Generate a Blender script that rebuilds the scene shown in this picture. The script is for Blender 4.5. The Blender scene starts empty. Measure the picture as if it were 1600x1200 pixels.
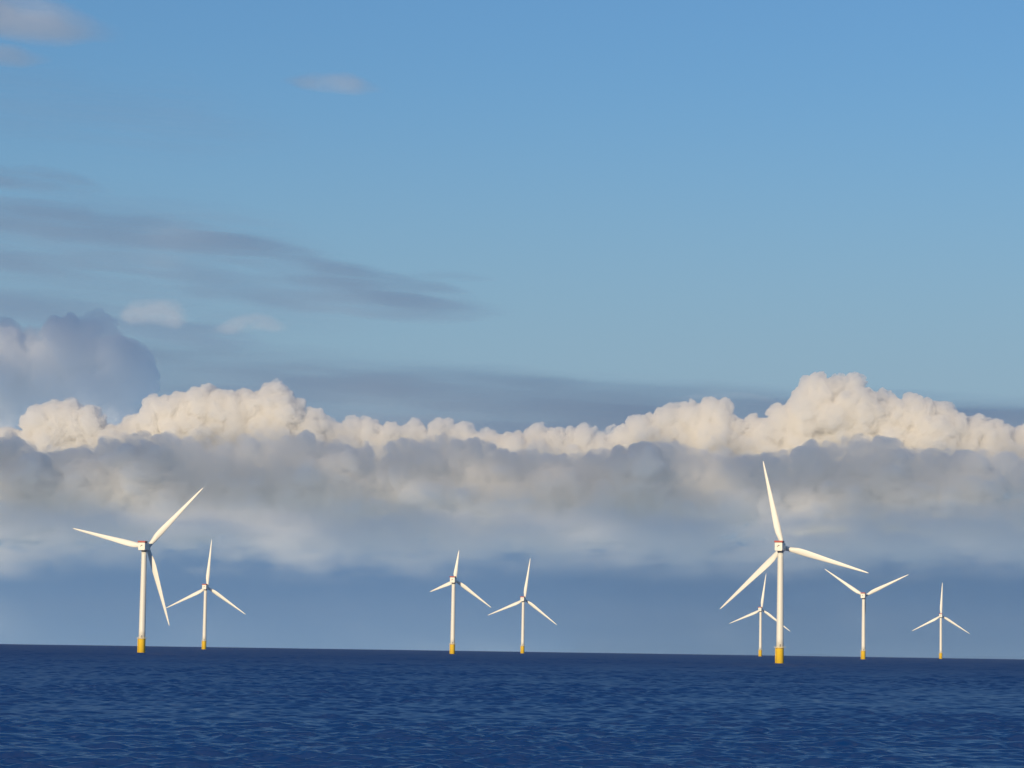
import bpy, math
import numpy as np
from mathutils import Matrix, Vector

# ------------------------------------------------------------------ camera, sky, sun, exposure
scene = bpy.context.scene
C = scene.collection
R = math.radians
EARTH = 6371000.0
EYE = 11.3
FOCAL = 4560.0                        # in pixels of the 1600 px wide photograph
PITCH, ROLL = R(5.13), R(0.86)
SUN_EL, SUN_AZ = R(13.0), R(-155.0)    # azimuth clockwise from +Y: behind the camera, to its left

f_ = np.array([0, math.cos(PITCH), math.sin(PITCH)])
u0 = np.array([0, -math.sin(PITCH), math.cos(PITCH)])
r0 = np.array([1.0, 0, 0])
r_ = r0 * math.cos(ROLL) + u0 * math.sin(ROLL)
u_ = u0 * math.cos(ROLL) - r0 * math.sin(ROLL)
cam_d = bpy.data.cameras.new('camera')
cam = bpy.data.objects.new('camera', cam_d); C.objects.link(cam)
cam.matrix_world = Matrix(((r_[0], u_[0], -f_[0], 0), (r_[1], u_[1], -f_[1], 0), (r_[2], u_[2], -f_[2], EYE), (0, 0, 0, 1)))
cam_d.sensor_width = 36.0
cam_d.lens = 36.0 * FOCAL / 1600.0
cam_d.clip_start, cam_d.clip_end = 1.0, 300000.0
scene.camera = cam

world = bpy.data.worlds.new('World'); scene.world = world; world.use_nodes = True
nt = world.node_tree
sky = nt.nodes.new('ShaderNodeTexSky'); sky.sky_type = 'NISHITA'; sky.sun_disc = False
sky.sun_elevation = SUN_EL; sky.sun_rotation = SUN_AZ
sky.altitude = 0; sky.air_density = 1.5; sky.dust_density = 0.0; sky.ozone_density = 7.0
bg = nt.nodes['Background']; bg.inputs['Strength'].default_value = 0.109
# sea haze low in the sky all round: the clear sky fades into it below about 12 degrees
tc_w = nt.nodes.new('ShaderNodeTexCoord'); sp_w = nt.nodes.new('ShaderNodeSeparateXYZ'); mr_w = nt.nodes.new('ShaderNodeMapRange')
mr_w.interpolation_type = 'SMOOTHSTEP'
mr_w.inputs['From Min'].default_value = math.sin(R(12.0)); mr_w.inputs['From Max'].default_value = math.sin(R(0.5))
mx_w = nt.nodes.new('ShaderNodeMix'); mx_w.data_type = 'RGBA'
mx_w.inputs[7].default_value = (0.260 / 0.113, 0.400 / 0.113, 0.505 / 0.113, 1)
nt.links.new(tc_w.outputs['Generated'], sp_w.inputs['Vector']); nt.links.new(sp_w.outputs['Z'], mr_w.inputs['Value'])
nt.links.new(mr_w.outputs['Result'], mx_w.inputs[0]); nt.links.new(sky.outputs['Color'], mx_w.inputs[6])
tn_w = nt.nodes.new('ShaderNodeMix'); tn_w.data_type = 'RGBA'; tn_w.blend_type = 'MULTIPLY'; tn_w.inputs[0].default_value = 1.0
tn_w.inputs[7].default_value = (1.03, 0.985, 1.07, 1)          # the sky that day, a shade less green than the model's
nt.links.new(mx_w.outputs[2], tn_w.inputs[6]); nt.links.new(tn_w.outputs[2], bg.inputs['Color'])

sd = bpy.data.lights.new('sun', 'SUN'); sd.energy = 4.0; sd.angle = R(0.5); sd.color = (1.0, 0.80, 0.52)
sun = bpy.data.objects.new('sun', sd); C.objects.link(sun)
to_sun = Vector((math.sin(SUN_AZ) * math.cos(SUN_EL), math.cos(SUN_AZ) * math.cos(SUN_EL), math.sin(SUN_EL)))
sun.rotation_euler = to_sun.to_track_quat('Z', 'Y').to_euler()

scene.view_settings.view_transform = 'Standard'
scene.view_settings.look = 'None'
scene.view_settings.exposure = 0.0
scene.view_settings.gamma = 1.0
cy = scene.cycles
cy.max_bounces = 16; cy.volume_bounces = 14; cy.diffuse_bounces = 3; cy.glossy_bounces = 3
cy.transparent_max_bounces = 96
cy.use_denoising = True

def at(px, py, Y):
    """World point that stands at ground distance Y in the direction of a photograph pixel."""
    d = FOCAL * f_ + (px - 800) * r_ + (600 - py) * u_
    return d * (Y / d[1]) + np.array([0, 0, EYE])

# ------------------------------------------------------------------ helpers
def lin(r, g, b):
    def c(v):
        v /= 255.0
        return v / 12.92 if v <= 0.04045 else ((v + 0.055) / 1.055) ** 2.4
    return (c(r), c(g), c(b), 1)

def mesh_object(name, V, F, mats, parent=None, smooth=True, fmat=None):
    V = np.ascontiguousarray(V, dtype=np.float32)
    me = bpy.data.meshes.new(name)
    if isinstance(F, np.ndarray):
        n = len(F); k = F.shape[1]
        me.vertices.add(len(V)); me.vertices.foreach_set('co', V.ravel())
        me.loops.add(n * k); me.loops.foreach_set('vertex_index', np.ascontiguousarray(F, dtype=np.int32).ravel())
        me.polygons.add(n); me.polygons.foreach_set('loop_start', np.arange(0, n * k, k, dtype=np.int32))
        me.polygons.foreach_set('loop_total', np.full(n, k, dtype=np.int32))
        if smooth: me.polygons.foreach_set('use_smooth', np.ones(n, dtype=bool))
        me.update(calc_edges=True)
    else:
        me.from_pydata([tuple(v) for v in V], [], F)
        if smooth: me.polygons.foreach_set('use_smooth', np.ones(len(F), dtype=bool))
    for m in (mats if isinstance(mats, (list, tuple)) else [mats]):
        me.materials.append(m)
    if fmat is not None: me.polygons.foreach_set('material_index', np.asarray(fmat, dtype=np.int32))
    o = bpy.data.objects.new(name, me); C.objects.link(o)
    if parent is not None: o.parent = parent
    return o

def lattice(rng, n): return rng.random((n, n))

def vnoise(x, y, seed):
    g = np.random.default_rng(seed).random((256, 256))
    xi = np.floor(x).astype(int); yi = np.floor(y).astype(int)
    fx = x - xi; fy = y - yi
    fx = fx * fx * fx * (fx * (fx * 6 - 15) + 10); fy = fy * fy * fy * (fy * (fy * 6 - 15) + 10)
    a = g[xi & 255, yi & 255]; b = g[(xi + 1) & 255, yi & 255]
    c = g[xi & 255, (yi + 1) & 255]; d = g[(xi + 1) & 255, (yi + 1) & 255]
    return (a * (1 - fx) + b * fx) * (1 - fy) + (c * (1 - fx) + d * fx) * fy

def fbm(x, y, octaves, seed, gain=0.5, ridge=False):
    s = 0; a = 1; t = 0
    for k in range(octaves):
        n = vnoise(x * 2 ** k + 17.3 * k, y * 2 ** k + 5.1 * k, seed + k)
        if ridge: n = np.abs(2 * n - 1)
        s = s + a * n; t += a; a *= gain
    return s / t

def sstep(a, b, x):
    t = np.clip((x - a) / (b - a), 0, 1)
    return t * t * (3 - 2 * t)

# ------------------------------------------------------------------ materials
def principled(name, color, rough=0.5, **kw):
    m = bpy.data.materials.new(name); m.use_nodes = True
    b = m.node_tree.nodes['Principled BSDF']
    b.inputs['Base Color'].default_value = color; b.inputs['Roughness'].default_value = rough
    for k, v in kw.items(): b.inputs[k].default_value = v
    return m, b

def weathered(name, color, rough, amount, scale):
    """Paint with faint streaks and blotches of its own."""
    m, b = principled(name, color, rough)
    t = m.node_tree
    tc = t.nodes.new('ShaderNodeTexCoord'); mp = t.nodes.new('ShaderNodeMapping')
    mp.inputs['Scale'].default_value = (scale, scale, scale * 0.12)
    n = t.nodes.new('ShaderNodeTexNoise'); n.inputs['Detail'].default_value = 6
    mix = t.nodes.new('ShaderNodeMix'); mix.data_type = 'RGBA'
    mix.inputs[6].default_value = tuple(c * (1 - amount) for c in color[:3]) + (1,)
    mix.inputs[7].default_value = color
    t.links.new(tc.outputs['Object'], mp.inputs['Vector']); t.links.new(mp.outputs['Vector'], n.inputs['Vector'])
    t.links.new(n.outputs['Fac'], mix.inputs[0]); t.links.new(mix.outputs[2], b.inputs['Base Color'])
    return m

M_WHITE = weathered('white_paint', (0.80, 0.78, 0.70, 1), 0.45, 0.06, 0.12)
M_BLADE = weathered('blade_gelcoat', (0.80, 0.78, 0.71, 1), 0.45, 0.08, 0.2)
M_YELLOW = weathered('yellow_paint', (1.0, 0.66, 0.04, 1), 0.5, 0.08, 0.3)
M_RED = weathered('red_paint', (0.42, 0.025, 0.02, 1), 0.5, 0.15, 0.5)
M_GREY = weathered('grey_steel', (0.25, 0.25, 0.25, 1), 0.5, 0.2, 0.8)
M_DARK = weathered('dark_emblem', (0.05, 0.05, 0.05, 1), 0.5, 0.1, 1.0)

def cloud_material(name, density, g=0.2, color=(1, 1, 1)):
    m = bpy.data.materials.new(name); m.use_nodes = True
    t = m.node_tree; t.nodes.remove(t.nodes['Principled BSDF'])
    v = t.nodes.new('ShaderNodeVolumePrincipled')
    v.inputs['Color'].default_value = (*color, 1); v.inputs['Density'].default_value = density
    v.inputs['Anisotropy'].default_value = g
    t.links.new(v.outputs['Volume'], t.nodes['Material Output'].inputs['Volume'])
    if hasattr(m, 'cycles') and hasattr(m.cycles, 'homogeneous_volume'): m.cycles.homogeneous_volume = True
    return m

# ------------------------------------------------------------------ the sea
def build_water():
    # polar sheet over the curved earth: fine in front of the camera, coarse all round
    az_f = np.arange(R(-14), R(14), 0.00046)
    az = np.concatenate([np.linspace(-math.pi, R(-14), 90, endpoint=False), az_f, np.linspace(R(14), math.pi, 91)])
    rr = [20.0]
    while rr[-1] < 220: rr.append(rr[-1] + 2.0)
    while rr[-1] < 13800: rr.append(rr[-1] + max(0.25, rr[-1] * 0.0011))
    rr = np.array([1.0, 8.0] + rr + [15000.0, 18000.0])
    A, D = np.meshgrid(az, rr)
    X = (D * np.sin(A)).astype(np.float32); Y = (D * np.cos(A)).astype(np.float32)
    space = np.where(D < 220, 2.0, np.maximum(0.25, D * 0.0011)).astype(np.float32)
    rng = np.random.default_rng(7)
    Z = np.zeros_like(X)
    wind = R(200)
    fan = np.abs(A) <= R(14.01)
    n = 110
    lam = np.exp(np.linspace(math.log(0.8), math.log(30), n)) * rng.uniform(0.95, 1.05, n)
    for L in lam:
        th = wind + rng.normal(0, 0.42)
        k = 2 * math.pi / L
        amp = 0.0080 * L * min(1.0, 0.55 + 0.2 * L) * (1.0 if L < 5 else (5 / L) ** 0.85)
        ph = rng.uniform(0, 2 * math.pi)
        fade = np.clip((L / space - 2.2) / 1.6, 0, 1) * fan
        p = k * (X * math.sin(th) + Y * math.cos(th)) + ph
        Z += (amp * fade * (np.cos(p) + 0.25 * np.cos(2 * p))).astype(np.float32)
    # gusts: patches of rougher and smoother water
    g = fbm(X / 60.0, Y / 160.0, 3, 91).astype(np.float32)
    Z *= (0.4 + 1.1 * g)
    Z = Z - (D ** 2 / (2 * EARTH)).astype(np.float32)
    V = np.stack([X, Y, Z], -1).reshape(-1, 3)
    nr, na = A.shape
    i = np.arange(nr * na).reshape(nr, na)
    F = np.stack([i[:-1, :-1], i[:-1, 1:], i[1:, 1:], i[1:, :-1]], -1).reshape(-1, 4)[:, ::-1]
    m, b = principled('sea_water', (0.0005, 0.034, 0.155, 1), 0.3, IOR=1.333)
    b.inputs['Specular IOR Level'].default_value = 0.26
    t = m.node_tree
    tc = t.nodes.new('ShaderNodeNewGeometry')
    n1 = t.nodes.new('ShaderNodeTexNoise'); n1.inputs['Scale'].default_value = 1.3; n1.inputs['Detail'].default_value = 4
    bm = t.nodes.new('ShaderNodeBump'); bm.inputs['Strength'].default_value = 0.2; bm.inputs['Distance'].default_value = 0.25
    t.links.new(tc.outputs['Position'], n1.inputs['Vector']); t.links.new(n1.outputs['Fac'], bm.inputs['Height'])
    t.links.new(bm.outputs['Normal'], b.inputs['Normal'])
    # ripples too fine for the mesh, more of them left out the farther the sheet runs: gloss widens accordingly
    ln = t.nodes.new('ShaderNodeVectorMath'); ln.operation = 'LENGTH'
    mr = t.nodes.new('ShaderNodeMapRange'); mr.inputs['From Min'].default_value = 250; mr.inputs['From Max'].default_value = 2200
    mr.inputs['To Min'].default_value = 0.25; mr.inputs['To Max'].default_value = 0.52
    t.links.new(tc.outputs['Position'], ln.inputs[0]); t.links.new(ln.outputs['Value'], mr.inputs['Value'])
    t.links.new(mr.outputs['Result'], b.inputs['Roughness'])
    o = mesh_object('water', V, F, m)
    o['kind'] = 'structure'; o['label'] = 'dark blue choppy sea reaching to the horizon'
build_water()

# ------------------------------------------------------------------ turbines
def ring_tube(profile, seg=32):
    """Surface of revolution about z through (radius, z) pairs, capped."""
    V, F = [], []
    for r, z in profile:
        for k in range(seg):
            a = 2 * math.pi * k / seg
            V.append((r * math.cos(a), r * math.sin(a), z))
    for j in range(len(profile) - 1):
        for k in range(seg):
            F.append((j * seg + k, j * seg + (k + 1) % seg, (j + 1) * seg + (k + 1) % seg, (j + 1) * seg + k))
    F.append(tuple(range(seg))[::-1]); F.append(tuple((len(profile) - 1) * seg + k for k in range(seg)))
    return V, F

def add(parts):
    V, F = [], []
    for v, f in parts:
        o = len(V); V += [tuple(p) for p in v]; F += [tuple(i + o for i in q) for q in f]
    return V, F

def bevel_box(x0, x1, y0, y1, z0, z1, c):
    """Box with chamfered long edges (along y)."""
    sec = [(x0 + c, z0), (x1 - c, z0), (x1, z0 + c), (x1, z1 - c), (x1 - c, z1), (x0 + c, z1), (x0, z1 - c), (x0, z0 + c)]
    V = []
    for y, s in ((y0, 0.93), (y0 + 0.35, 1.0), (y1 - 0.35, 1.0), (y1, 0.93)):
        cx, cz = (x0 + x1) / 2, (z0 + z1) / 2
        V += [(cx + (x - cx) * s, y, cz + (z - cz) * s) for x, z in sec]
    F = []
    for j in range(3):
        for k in range(8): F.append((j * 8 + k, j * 8 + (k + 1) % 8, (j + 1) * 8 + (k + 1) % 8, (j + 1) * 8 + k))
    F.append(tuple(range(8))[::-1]); F.append(tuple(24 + k for k in range(8)))
    return V, F

def box(x0, x1, y0, y1, z0, z1):
    V = [(x, y, z) for x in (x0, x1) for y in (y0, y1) for z in (z0, z1)]
    return V, [(0, 1, 3, 2), (4, 6, 7, 5), (0, 4, 5, 1), (2, 3, 7, 6), (0, 2, 6, 4), (1, 5, 7, 3)]

def bar(p, q, r, seg=8):
    p, q = Vector(p), Vector(q); d = (q - p)
    rot = d.to_track_quat('Z', 'Y').to_matrix()
    v, f = ring_tube([(r, 0), (r, d.length)], seg)
    return [tuple(p + rot @ Vector(a)) for a in v], f

HUB_H, ROTOR = 103.0, 80.0
OVER = 10.5                             # rotor plane ahead of the tower axis

def blade_mesh():
    """Blade along +z from the hub centre; y is the rotor axis (downwind -> the viewer is on -y)."""
    st = [(2.0, 3.4, 3.4, 0), (5, 3.5, 3.3, 2), (9, 4.1, 2.4, 12), (14, 5.0, 1.7, 14), (20, 5.2, 1.35, 12), (28, 4.7, 1.05, 9), (38, 3.9, 0.8, 6.5),
          (48, 3.2, 0.6, 4.5), (58, 2.5, 0.45, 2.5), (67, 1.9, 0.33, 1), (74, 1.35, 0.24, 0), (78, 0.9, 0.17, -1), (79.6, 0.45, 0.1, -1), (80, 0.08, 0.04, -1)]
    seg = 20; V, F = [], []
    for z, ch, th, tw in st:
        t = R(tw)
        bend = -0.0 + 1.9 * (z / 80) ** 2          # prebent away from the tower
        sweep = 0.0
        for k in range(seg):
            a = 2 * math.pi * k / seg
            blend = min(1, max(0, (z - 4) / 10))
            x = math.cos(a) * ch * 0.57; y = math.sin(a) * th / 2
            # aerofoil: thick towards the leading edge
            y *= 1 + blend * 0.55 * math.cos(a)
            x -= blend * 0.16 * ch
            V.append((x * math.cos(t) - y * math.sin(t), x * math.sin(t) + y * math.cos(t) + bend, z))
    n = len(st)
    for j in range(n - 1):
        for k in range(seg): F.append((j * seg + k, j * seg + (k + 1) % seg, (j + 1) * seg + (k + 1) % seg, (j + 1) * seg + k))
    F.append(tuple(range(seg))[::-1]); F.append(tuple((n - 1) * seg + k for k in range(seg)))
    return V, F

def make_turbine():
    root = bpy.data.objects.new('wind_turbine', None); C.objects.link(root)
    # foundation
    mesh_object('foundation', *ring_tube([(3.5, -6), (3.5, 13.6), (3.6, 13.7), (3.6, 14.3), (3.1, 14.4)], 40), M_YELLOW, root)
    fo = root.children[-1]
    dk = [ring_tube([(5.2, 13.75), (5.2, 14.05)], 32)]
    for k in range(20):
        a = 2 * math.pi * k / 20
        dk.append(bar((5.1 * math.cos(a), 5.1 * math.sin(a), 14.05), (5.1 * math.cos(a), 5.1 * math.sin(a), 15.2), 0.06, 6))
    v, f = [], []
    for zz in (14.6, 15.2):
        for k in range(20):
            a, b = 2 * math.pi * k / 20, 2 * math.pi * (k + 1) / 20
            dk.append(bar((5.1 * math.cos(a), 5.1 * math.sin(a), zz), (5.1 * math.cos(b), 5.1 * math.sin(b), zz), 0.05, 6))
    mesh_object('access_platform', *add(dk), M_WHITE, root, smooth=False)
    ld = []
    for sx in (-0.8, 0.8):
        ld.append(bar((-3.9, sx, -3), (-3.9, sx, 13.7), 0.22))
        for zz in (1.5, 7, 12): ld.append(bar((-3.2, sx, zz), (-3.9, sx, zz), 0.15))
    for k in range(30): ld.append(bar((-3.8, -0.45, 0.3 + k * 0.44), (-3.8, 0.45, 0.3 + k * 0.44), 0.05, 6))
    mesh_object('boat_landing', *add(ld), M_YELLOW, fo)
    # tower
    prof = [(3.25, 14.3)]
    prof += [(3.25 - (z - 14.3) / 84.0 * 0.7, z) for z in range(22, 98, 8)] + [(2.55, 98.3)]
    tw = mesh_object('tower', *ring_tube(prof, 40), M_WHITE, root)
    mesh_object('door', *box(-0.55, 0.55, -3.36, -3.0, 14.5, 16.9), M_GREY, tw, smooth=False)
    # head: everything that yaws
    nac = mesh_object('nacelle', *bevel_box(-3.5, 3.5, -9.0, 5.2, 99.2, 106.8, 0.7), M_WHITE, root, smooth=False)
    mesh_object('yaw_bearing', *ring_tube([(2.6, 98.1), (2.8, 98.3), (2.8, 99.3)], 32), M_GREY, root)
    rp = [box(-3.8, 3.8, -9.6, -1.5, 106.85, 107.15)]
    for xx in (-3.75, 3.6): rp.append(box(xx, xx + 0.15, -9.6, -1.5, 107.15, 108.3))
    for yy in (-9.6, -1.65): rp.append(box(-3.6, 3.6, yy, yy + 0.15, 107.15, 108.3))
    mesh_object('winch_platform', *add(rp), M_RED, nac, smooth=False)
    # emblem on the rear face: a short slanted wing mark with a line of fine lettering below it
    wing = [(-1.3, 102.6), (-0.7, 103.9), (0.1, 104.55), (0.95, 104.35), (1.0, 103.75), (0.3, 103.75), (-0.35, 103.35), (-0.8, 102.75)]
    V = [(x, -9.06, z) for x, z in wing] + [(x, -8.96, z) for x, z in wing]
    nW = len(wing)
    F = [tuple(range(nW)), tuple(range(nW, 2 * nW))[::-1]] + [(k, (k + 1) % nW, nW + (k + 1) % nW, nW + k) for k in range(nW)]
    mesh_object('emblem', V, F, M_DARK, nac, smooth=False)
    # cooler on the roof front
    mesh_object('cooler', *box(-2.6, 2.6, 0.6, 1.6, 106.85, 108.0), M_GREY, nac, smooth=False)
    v, f = ring_tube([(2.2, 5.0), (2.3, 6.6), (2.7, 7.6), (2.75, 10.5), (2.4, 12.2), (1.5, 13.6), (0.4, 14.2)], 32)
    hub = mesh_object('hub', [(x, z, y + HUB_H) for x, y, z in v], [tuple(q) for q in f], M_WHITE, root)
    v, f = blade_mesh()
    for k in range(3):
        mesh_object('blade', v, f, M_BLADE, root)
    return root

def pose(root, phase, yaw):
    """Turn the head (nacelle, hub, blades) of one turbine by yaw and the rotor to its phase."""
    Ry = Matrix.Rotation(-yaw, 4, 'Z')
    hubc = Vector((0, OVER, HUB_H))
    k = 0
    for ch in root.children:
        n = ch.name.split('.')[0]
        if n in ('nacelle', 'hub'): ch.matrix_local = Ry
        elif n == 'blade':
            ch.matrix_local = Ry @ Matrix.Translation(hubc) @ Matrix.Rotation(phase + k * 2 * math.pi / 3, 4, 'Y'); k += 1

def copy_tree(o, parent=None):
    c = o.copy(); C.objects.link(c)
    if parent is not None:
        c.parent = parent; c.matrix_parent_inverse = o.matrix_parent_inverse
    for ch in o.children: copy_tree(ch, c)
    return c

# photograph pixel of the waterline, height of hub above it in pixels, rotor phase, yaw, label
TURBINES = [
    (1218.5, 181.0, -13.8, 12, 'tallest white turbine with yellow foundation, crossing in front of a smaller turbine'),
    (221.5, 165.0, 43.0, 18, 'large white turbine with red nacelle rim and one blade pointing up to the right'),
    (319.0, 96.5, 3.7, 16, 'mid sized white turbine just right of the large leftmost turbine, one blade nearly upright'),
    (707.0, 115.0, 6.0, 12, 'white turbine with clearly shorter blades, the left one of the middle pair'),
    (816.5, 84.0, 7.0, 14, 'slim white turbine with upright blade leaning right, the right one of the middle pair'),
    (1188.0, 73.0, 6.6, 12, 'small distant turbine partly hidden behind the tower of the tallest turbine'),
    (1349.0, 98.5, 63.5, 9, 'white turbine with two blades raised in a wide V shape'),
    (1470.0, 67.0, 2.0, 4, 'smallest distant white turbine standing alone at the far right'),
]
proto = make_turbine()
for i, (px, hp, ph, yw, label) in enumerate(TURBINES):
    o = proto if i == 0 else copy_tree(proto)
    Y = FOCAL * HUB_H / hp
    p = at(px, 1018 + (px - 800) * 0.015, Y)
    d2 = p[0] ** 2 + Y ** 2
    o.location = (p[0], Y, -d2 / (2 * EARTH))
    az = math.atan2(p[0], Y)
    o.rotation_euler = (0, 0, 0)
    pose(o, R(ph), R(yw) + az)
    if i == 3:                          # this one shows shorter blades than the rest
        for ch, k in zip([c for c in o.children if c.name.startswith('blade')], (0.53, 0.80, 0.50)): ch.scale = (0.9, 0.9, k)
    o['label'] = label; o['category'] = 'wind turbine'; o['group'] = 'wind turbines standing in the sea'

# ------------------------------------------------------------------ clouds: closed bodies of scattering droplets, each at its own distance
def body(name, label, Y, x0, x1, y0, y1, step, front, back, mat, ypos=None):
    """A closed cloud body. The rectangle x0..x1, y0..y1 is measured in units of Y/FOCAL metres from the picture's horizon line (so x right,
    y up, both in photograph pixels at that distance); front and back give its half depth in the same units, zero outside its outline."""
    sc = Y / FOCAL
    xs = np.arange(x0, x1 + step, step); ys = np.arange(y0, y1 + step, step)
    X, H = np.meshgrid(xs, ys)
    tf = np.maximum(front(X, H), 0); tb = np.maximum(back(X, H, tf), 0)
    inside = tf > 0
    inside[0, :] = inside[-1, :] = False; inside[:, 0] = inside[:, -1] = False
    tf = np.where(inside, tf, 0); tb = np.where(inside, tb, 0)
    n = X.size
    wx = (X - 800) * sc
    wz = H * sc
    yy = Y + (ypos(X, H) * sc if ypos is not None else 0 * X)
    Vf = np.stack([wx, yy - tf * sc, wz], -1).reshape(-1, 3)
    Vb = np.stack([wx, yy + tb * sc, wz], -1).reshape(-1, 3)
    idx = np.arange(n).reshape(X.shape)
    fi = idx; bi = np.where(inside, idx + n, idx)
    q = inside[:-1, :-1] | inside[:-1, 1:] | inside[1:, :-1] | inside[1:, 1:]
    Ff = np.stack([fi[:-1, :-1], fi[:-1, 1:], fi[1:, 1:], fi[1:, :-1]], -1)[q]
    Fb = np.stack([bi[:-1, :-1], bi[1:, :-1], bi[1:, 1:], bi[:-1, 1:]], -1)[q]
    V = np.concatenate([Vf, Vb]); F = np.concatenate([Ff, Fb])
    used = np.zeros(len(V), bool); used[F.ravel()] = True
    remap = np.cumsum(used) - 1
    o = mesh_object(name, V[used], remap[F], mat)
    o['kind'] = 'stuff'; o['label'] = label
    return o

def billows(X, H, lumps, seed, n1=9, n2=6, rough=0.5, n3=0, erode=0.0):
    """Half depth of a heap of spheres: the given (x, height, radius) ones, each carrying smaller ones, those smaller ones again."""
    rng = np.random.default_rng(seed)
    x0, h0 = X[0, 0], H[0, 0]; st = X[0, 1] - X[0, 0]
    T = np.full(X.shape, -1.0)
    def put(cx, ch, cz, r):
        i0 = max(0, int((cx - r - x0) / st)); i1 = min(X.shape[1], int((cx + r - x0) / st) + 2)
        j0 = max(0, int((ch - r - h0) / st)); j1 = min(X.shape[0], int((ch + r - h0) / st) + 2)
        if i1 <= i0 or j1 <= j0: return
        d2 = (X[j0:j1, i0:i1] - cx) ** 2 + (H[j0:j1, i0:i1] - ch) ** 2
        t = np.where(d2 < r * r, cz + np.sqrt(np.maximum(r * r - d2, 0)), -1)
        T[j0:j1, i0:i1] = np.maximum(T[j0:j1, i0:i1], t)
    def direction():
        while True:
            v = rng.normal(size=3); v /= np.linalg.norm(v)
            if v[2] > -0.1 and v[1] > -0.75: return v
    for cx, ch, r in lumps:
        cz = rng.uniform(0, 0.6) * r
        put(cx, ch, cz, r)
        for _ in range(n1):
            v = direction(); r1 = r * rng.uniform(0.28, 0.55)
            c1 = np.array([cx, ch, cz]) + v * (r - r1 * 0.35)
            put(c1[0], c1[1], max(c1[2], 0), r1)
            for _ in range(n2):
                w = direction(); r2 = r1 * rng.uniform(0.25, 0.5)
                c2 = c1 + w * (r1 - r2 * 0.3)
                put(c2[0], c2[1], max(c2[2], 0), r2)
                for _ in range(n3):
                    u = direction(); r3 = r2 * rng.uniform(0.3, 0.5)
                    c3 = c2 + u * (r2 - r3 * 0.2)
                    put(c3[0], c3[1], max(c3[2], 0), r3)
    # small roughness over all of it
    warp = fbm(X / 9.0, H / 9.0, 4, seed + 11) - 0.5
    T = np.where(T > 0, T + rough * 8 * warp, -1)
    if erode: T = T - erode * sstep(0.35, 0.75, fbm(X / 17.0, H / 13.0, 5, seed + 31, 0.6)) * np.exp(-np.maximum(T, 0) / 30.0)
    ins = (T > 0.3).astype(np.int32)
    p = np.pad(ins, ((4, 3), (4, 3))).cumsum(0).cumsum(1)
    cnt = p[7:, 7:] - p[:-7, 7:] - p[7:, :-7] + p[:-7, :-7]      # filled cells in the 7 x 7 around
    return np.where((T > 0.3) & (cnt >= 22), T, 0)               # no loose crumbs

# heights are above the horizon, in picture units: photograph row y sits at HZ - y
HZ = 1018
def lump_row(pts): return [(x, HZ + 0.015 * (x - 800) - y, r) for x, y, r in pts]

M_CUMULUS = cloud_material('cumulus_droplets', 0.017, 0.25, (1.0, 0.992, 0.98))
M_BANK = cloud_material('bank_droplets', 0.0085, 0.25, (1.0, 0.982, 0.955))

# sunlit cumulus tops, 30 km away
CUM = [(-230, 690, 40), (-160, 675, 42), (-100, 690, 40), (-50, 680, 34), (10, 700, 34), (65, 672, 34), (95, 660, 34), (130, 672, 34), (160, 690, 32), (200, 700, 34), (215, 680, 28),
       (245, 660, 36), (280, 648, 38), (315, 640, 36), (350, 650, 36), (390, 648, 38), (425, 634, 34), (428, 614, 18), (452, 652, 36), (488, 672, 28), (520, 684, 26), (550, 686, 28),
       (575, 682, 24), (612, 692, 28), (650, 686, 26), (690, 684, 26), (722, 690, 26), (760, 698, 24), (800, 704, 24), (838, 690, 26), (868, 698, 26), (905, 695, 28), (935, 700, 24),
       (975, 692, 30), (1010, 682, 32), (1050, 668, 34), (1090, 664, 36), (1120, 654, 30), (1150, 680, 28), (1190, 684, 32), (1222, 676, 36), (1258, 650, 38),
       (1280, 622, 32), (1308, 618, 30), (1336, 608, 22), (1350, 650, 42), (1392, 652, 38), (1430, 655, 34), (1452, 650, 22), (1480, 672, 38), (1522, 684, 36), (1552, 690, 30),
       (1592, 706, 28), (1630, 690, 36), (1690, 680, 44), (1750, 660, 46), (1810, 690, 46)]
CUM = [(x, y + 3, r * 0.84) for x, y, r in CUM]
CUM += [(x, y + d, 34) for x, y, r in CUM for d in (40, 76) if y + d < 735]
CUM += [(x, 738 - 6 * math.sin(x * 0.01), 38) for x in range(-240, 1840, 42)]
body('cumulus_bank', 'row of cream sunlit cumulus heads above the grey cloud bank', 30000, -280, 1880, 200, 470, 1.0,
     lambda X, H: billows(X, H, lump_row(CUM), 3, 13, 9, 1.2, 4, 24.0), lambda X, H, t: t * 0.8, M_CUMULUS)

# grey bank in front of them, 25 km away
rngb = np.random.default_rng(21)
BANK = []
tops = np.interp(np.arange(-260, 1870, 26), [-260, 0, 60, 130, 190, 240, 300, 400, 480, 560, 640, 700, 760, 820, 900, 1000, 1060, 1130, 1200, 1290, 1350, 1400, 1480, 1540, 1590, 1640, 1870],
                 [690, 690, 705, 712, 690, 690, 695, 690, 690, 708, 700, 686, 705, 714, 720, 710, 700, 718, 716, 706, 684, 700, 712, 705, 735, 745, 700])
for x, t in zip(np.arange(-260, 1870, 26), tops):
    r = rngb.uniform(22, 36); BANK.append((x + rngb.uniform(-8, 8), t + r * 0.95, r))
    for _ in range(4):
        r = rngb.uniform(22, 50); BANK.append((x + rngb.uniform(-20, 20), t + rngb.uniform(45, 145), r))
def bank_front(X, H):
    T = billows(X, H, lump_row(BANK), 8, 8, 4, 1.2, 0, 30.0)
    y = HZ + 0.015 * (X - 800) - H
    T = T * sstep(-15, 75, T)
    T = T * sstep(885, 805, y) * (0.3 + 1.5 * fbm(X / 55.0, H / 26.0, 6, 35, 0.55))
    return np.where(T > 0.3, T, 0)
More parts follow.
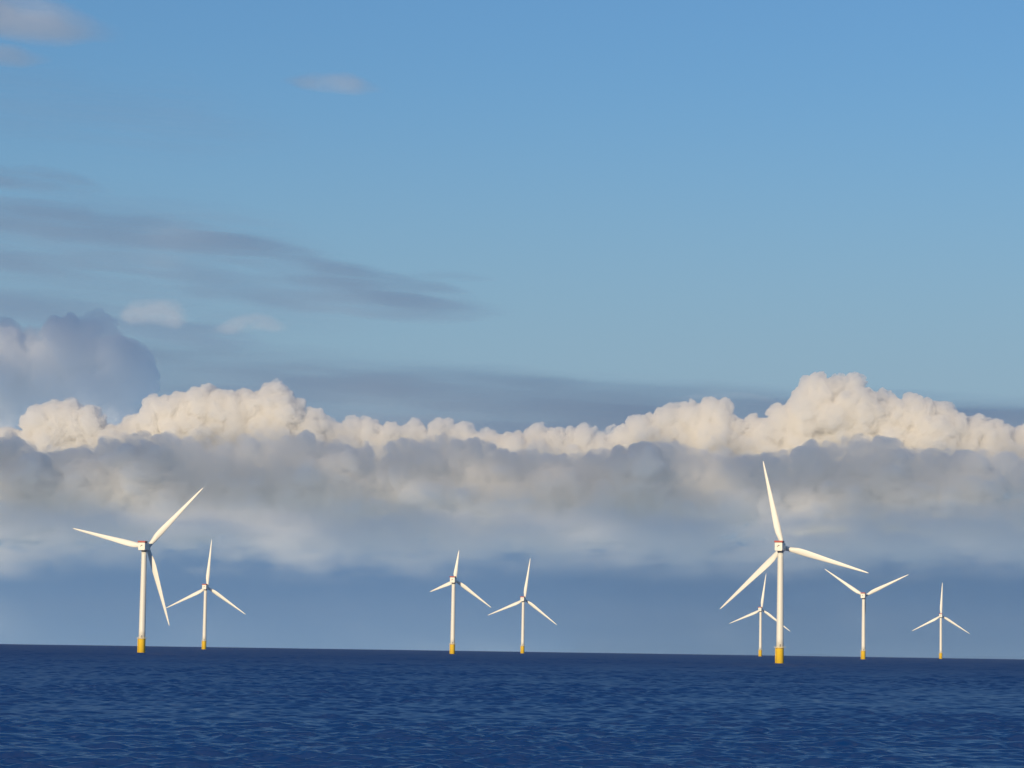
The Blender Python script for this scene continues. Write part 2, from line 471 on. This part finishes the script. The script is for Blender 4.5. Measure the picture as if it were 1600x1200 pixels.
body('cloud_bank', 'long grey shaded cloud bank of soft billows in front of the sunlit heads', 25000, -280, 1880, 100, 345, 1.25,
     bank_front, lambda X, H, t: t, M_BANK)

def streaks(X, H, items, seed, sx=190.0, sy=15.0, rag=14):
    """Soft flat cloud bands: each (polyline of x, y; half height; half depth; end softness)."""
    y = HZ + 0.015 * (X - 800) - H
    T = np.zeros_like(X)
    warp = rag * (fbm(X * (14 / rag) / 90.0, H * (14 / rag) / 40.0, 4, seed) - 0.5)
    n = fbm(X / sx, (y - 0.09 * X) / sy, 5, seed + 3, 0.55)
    for pts, hh, amp, soft in items:
        px = [p[0] for p in pts]; py = [p[1] for p in pts]
        c = np.interp(X, px, py)
        e = sstep(px[0] - soft * 0.2, px[0] + soft, X) * sstep(px[-1] + soft * 0.2, px[-1] - soft, X) if px[0] > -250 else sstep(px[-1] + soft * 0.2, px[-1] - soft, X)
        d = (y - c + warp) / (hh * (0.35 + 0.65 * e) )
        d = np.where(d > 0, d * 1.0, d * 0.8)
        prof = np.clip(1 - d * d, 0, 1) ** 1.5
        T = np.maximum(T, amp * prof * e * np.clip(n * 2.2 - 0.25, 0.25, 1.4))
    return np.where(T > 0.15, T, 0)

# layered lower edge of the bank
M_BASE = cloud_material('base_droplets', 0.0045, 0.25, (1.0, 0.988, 0.972))
def base_front(X, H):
    y = HZ + 0.015 * (X - 800) - H
    n = 0.6 * fbm(X / 150.0, (y + 8 * np.sin(X / 170.0)) / 26.0, 5, 33, 0.55) + 0.4 * fbm(X / 45.0, y / 22.0, 5, 39, 0.55)
    low = 892 + 26 * (fbm(X / 170.0, X * 0, 3, 5) - 0.5)
    T = 85 * sstep(low + 40, low - 65, y) ** 1.5 * sstep(785, 850, y) * np.clip(n * 3.0 - 0.95, 0.04, 1.4)
    return np.where(T > 0.3, T, 0)
body('cloud_base', 'flat layered base of the cloud bank above the turbines', 24200, -280, 1880, 90, 310, 1.5, base_front, lambda X, H, t: t, M_BASE)

# haze veil of rain-grey air under the bank, 28 km away, down past the horizon
M_VEIL = cloud_material('veil_droplets', 0.0014, 0.2, (0.85, 0.94, 0.99))
def veil(X, H):
    y = HZ + 0.015 * (X - 800) - H
    return 230 * sstep(815, 950, y + 18 * (fbm(X / 130.0, H / 18.0, 3, 61) - 0.5)) * (0.9 + 0.2 * fbm(X / 200.0, H / 20.0, 3, 62))
body('veil', 'smooth blue grey veil of rain haze between the cloud bank and the horizon', 28000, -420, 2020, -40, 250, 5, veil, lambda X, H, t: t, M_VEIL)

# high thin streaks, 38 km away
M_STREAK = cloud_material('streak_droplets', 0.0022, 0.2, (1.0, 0.97, 0.955))
STREAKS = [
    ([(-300, 268), (0, 284), (80, 290), (175, 304)], 22, 34, 130),
    ([(-300, 300), (0, 345), (150, 365), (260, 376), (430, 412), (600, 466), (770, 497)], 34, 40, 130),
    ([(-300, 380), (0, 412), (200, 424), (460, 446)], 38, 26, 200),
    ([(200, 448), (400, 470), (560, 486), (720, 496), (790, 499)], 20, 30, 130),
    ([(400, 440), (560, 455), (700, 472), (780, 488)], 26, 30, 140),
    ([(-300, 370), (0, 400), (300, 440), (620, 480)], 120, 13, 300),
    ([(-300, 140), (0, 165), (200, 185), (460, 215)], 75, 4.0, 200),
    ([(620, 432), (700, 436), (780, 442)], 10, 6, 60),
    ([(-300, 470), (0, 490), (150, 500), (420, 545)], 32, 30, 120),
]
body('streak_clouds', 'thin lavender grey cloud streaks crossing the blue sky at upper left', 38000, -320, 900, 440, 980, 2.0,
     lambda X, H: streaks(X, H, STREAKS, 71), lambda X, H, t: t, M_STREAK)
M_WISP = cloud_material('wisp_droplets', 0.0030, 0.2, (1.0, 0.97, 0.955))
body('high_cloud', 'pale lilac cloud fragment in the top left corner', 33000, -320, 260, 830, 1120, 2.0,
     lambda X, H: streaks(X, H, [([(-300, -30), (0, 25), (60, 35), (165, 52)], 40, 36, 120), ([(-300, 60), (0, 85), (60, 92)], 18, 20, 60)], 75, 110, 40),
     lambda X, H, t: t, M_WISP)
body('wisp_cloud', 'single small pinkish wisp alone in the blue sky', 33000, 380, 640, 840, 930, 1.5,
     lambda X, H: streaks(X, H, [([(430, 127), (480, 131), (530, 132), (588, 140)], 17, 17, 50)], 79, 60, 30), lambda X, H, t: t, M_WISP)

# shaded stratus layer behind the cumulus heads, 36 km away
M_STRATUS = cloud_material('stratus_droplets', 0.0028, 0.2, (1.0, 0.967, 0.945))
def stratus(X, H):
    y = HZ + 0.015 * (X - 800) - H
    top = np.interp(X, [-400, 0, 200, 300, 440, 600, 780, 900, 1100, 1250, 1450, 1600, 2000], [520, 520, 522, 528, 540, 556, 573, 588, 598, 610, 618, 622, 640])
    y2 = y + 16 * (fbm(X / 120.0, H / 14.0, 4, 87) - 0.5)
    e = sstep(top - 6, top + 60, y2) * sstep(800, 740, y)
    n = fbm(X / 260.0, (y - 0.05 * X) / 20.0, 5, 83, 0.55)
    right = 0.6 + 0.6 * sstep(500, 1000, X)
    return 70 * e * np.clip(n * 1.7 - 0.2, 0.42, 1.2) * right * sstep(-430, -300, X) * sstep(2030, 1900, X)
body('stratus_layer', 'flat blue grey stratus layer behind the sunlit cumulus heads', 36000, -440, 2040, 200, 560, 2.5, stratus, lambda X, H, t: t, M_STRATUS)
M_FAIR = cloud_material('fair_droplets', 0.0026, 0.2)
body('fractus_cloud', 'small pale ragged cloud puffs on top of the stratus layer at left', 28500, 150, 520, 460, 560, 1.5,
     lambda X, H: streaks(X, H, [([(180, 493), (235, 496), (290, 503)], 20, 26, 22), ([(330, 524), (400, 516), (445, 526)], 15, 20, 30)], 95, 30, 22, 34), lambda X, H, t: t, M_FAIR)
body('lens_cloud', 'thin bright lens shaped streak left of the tallest cumulus tower', 30900, 1030, 1270, 370, 420, 1.0,
     lambda X, H: streaks(X, H, [([(1045, 629), (1100, 626), (1160, 628), (1230, 634)], 4.5, 9, 50)], 97, 80, 40), lambda X, H, t: t, M_FAIR)

# big shaded cumulus at the left, 33 km away
M_TOWER = cloud_material('tower_droplets', 0.0060, 0.2)
TOW = [(-180, 560, 70), (-90, 570, 70), (-10, 580, 62), (50, 565, 58), (105, 556, 52), (150, 562, 54), (190, 585, 52), (205, 600, 44), (60, 620, 60), (130, 625, 60), (180, 640, 44), (0, 640, 60), (-100, 640, 70)]
def tower_front(X, H):
    T = billows(X, H, lump_row(TOW), 12, 7, 5, 2.0, 2, 40.0)
    return 0.8 * T * sstep(-5, 95, T) * (0.6 + 0.8 * fbm(X / 60.0, H / 45.0, 5, 15, 0.55))
body('cumulus_tower', 'large blue grey shaded cumulus at the left edge behind the sunlit heads', 33000, -300, 290, 300, 560, 1.5,
     tower_front, lambda X, H, t: t, M_TOWER)

# unseen decks high left of the camera, added to shade bank, veil and stratus
M_SHADE_DECK = cloud_material('shade_deck_droplets', 0.0022, 0.3)
# gaps and thick spots shaped into the lower deck to light or darken the bank, each named by the place in the bank that its beam of sun reaches (25 km away, photograph pixels) and its half size there
GAPS = [(px, py, rx, ry, 25000, f) for px, py, rx, ry, f in [(150, 742, 42, 20, 0.9), (15, 838, 70, 14, 0.9), (120, 660, 60, 22, 0.8), (270, 765, 50, 20, 0.7), (430, 712, 40, 16, 0.7),
        (560, 765, 60, 18, 0.7), (420, 842, 70, 14, 0.8), (590, 830, 40, 14, 0.6), (660, 710, 26, 16, 0.7), (790, 790, 60, 22, 0.8), (900, 770, 60, 20, 0.6), (1015, 882, 45, 9, 0.9),
        (1060, 800, 60, 12, 0.6), (1300, 805, 60, 18, 0.6), (1330, 700, 50, 18, 0.6), (1500, 770, 60, 20, 0.4), (1240, 850, 60, 10, 0.5),
        (470, 800, 260, 10, -1.5), (780, 735, 40, 12, -1.5), (232, 735, 46, 20, -2.5), (90, 698, 100, 13, -2.5), (800, 690, 1300, 20, 0.62), (800, 858, 900, 32, -0.9)]]
GAPS_HIGH = [(60, 572, 60, 40, 33000, 1.0), (188, 596, 22, 28, 33000, 0.95), (60, 35, 150, 60, 33000, 0.85), (510, 132, 110, 40, 33000, 0.85), (330, 375, 120, 14, 38000, 0.6), (60, 285, 80, 10, 38000, 0.5)]  # gaps shaped into the high deck to let sun onto tower, wisps, streaks
def deck(seed, base, top, lo, hi, gaps=()):
    def f(X, H):
        n = fbm(X / 560.0, H / 260.0, 6, seed, 0.58)
        e = sstep(base - 120, base + 260, H + 500 * (fbm(X / 700.0, X * 0, 3, seed + 7) - 0.5)) * sstep(top + 100, top - 250, H + 500 * (fbm(X / 420.0, X * 0 + 3, 4, seed + 9) - 0.5))
        T = np.clip(lo + (n - 0.3) * hi, 0, 1.4)
        for px, py, rx, ry, Y, f in gaps:
            bx, bz = (px - 800) * Y / FOCAL, (HZ - py) * Y / FOCAL
            k = (Y - 5000) / -to_sun.y                   # from that cloud up the sun's ray to the deck
            cx = (bx + to_sun.x * k) * FOCAL / 5000 + 800; ch = (bz + to_sun.z * k) * FOCAL / 5000
            T = T * (1 - f * np.exp(-((X - cx) / (rx * Y / 5000)) ** 2 - ((H - ch) / (ry * Y / 5000)) ** 2))
        return 420 * e * T
    return f
body('shade_deck', 'unseen broken cloud deck added to shade the bank and veil', 5000, -24500, 4500, 3500, 8700, 30, deck(41, 4300, 7600, -0.05, 3.4, GAPS), lambda X, H, t: t, M_SHADE_DECK)
M_SHADE_DECK_HIGH = cloud_material('high_shade_deck_droplets', 0.0042, 0.3)
body('shade_deck', 'unseen higher cloud deck added to shade the stratus and left cumulus', 5000, -30500, 3500, 8300, 16500, 40, deck(47, 8800, 14800, 0.4, 1.4, GAPS_HIGH), lambda X, H, t: t, M_SHADE_DECK_HIGH)

# faint low coast far behind the right-hand turbines, inside the haze
def build_hills():
    xs = np.arange(900, 2000, 4.0); sc = 28000 / FOCAL
    h = 1.6 + 2.2 * np.exp(-((xs - 1280) / 32) ** 2) + 2.6 * sstep(1440, 1560, xs) + 1.4 * (fbm(xs / 60.0, xs * 0, 3, 3) - 0.5)
    h = np.where(xs < 1100, h * sstep(1000, 1200, xs), h)
    base = EYE - math.sqrt(2 * EYE / EARTH) * 28000
    V, F = [], []
    n = len(xs)
    for dy, k in ((0, 0.0), (300, 1.0), (900, 0.8), (1500, 0.0)):
        for x, v in zip(xs, h): V.append(((x - 800) * sc, 27900 + dy, base - 60 + (60 + v * sc) * (k if k else 0.0)))
    for j in range(3):
        for i in range(n - 1): F.append((j * n + i, j * n + i + 1, (j + 1) * n + i + 1, (j + 1) * n + i))
    m, b = principled('coast_land', (0.06, 0.075, 0.05, 1), 0.9)
    o = mesh_object('hills', V, F, m); o['kind'] = 'structure'; o['label'] = 'faint low coast on the horizon at right'
build_hills()

# sea air between the camera and the horizon
def build_haze():
    v, f = box(-18600, 18600, -18600, 18600, -30, 230)
    m = bpy.data.materials.new('sea_air'); m.use_nodes = True
    t = m.node_tree; t.nodes.remove(t.nodes['Principled BSDF'])
    p = t.nodes.new('ShaderNodeVolumePrincipled'); p.inputs['Color'].default_value = (0.8, 0.88, 1.0, 1); p.inputs['Density'].default_value = 0.9e-5
    t.links.new(p.outputs['Volume'], t.nodes['Material Output'].inputs['Volume'])
    o = mesh_object('haze', v, f, m, smooth=False); o['kind'] = 'stuff'; o['label'] = 'thin pale sea air'
build_haze()
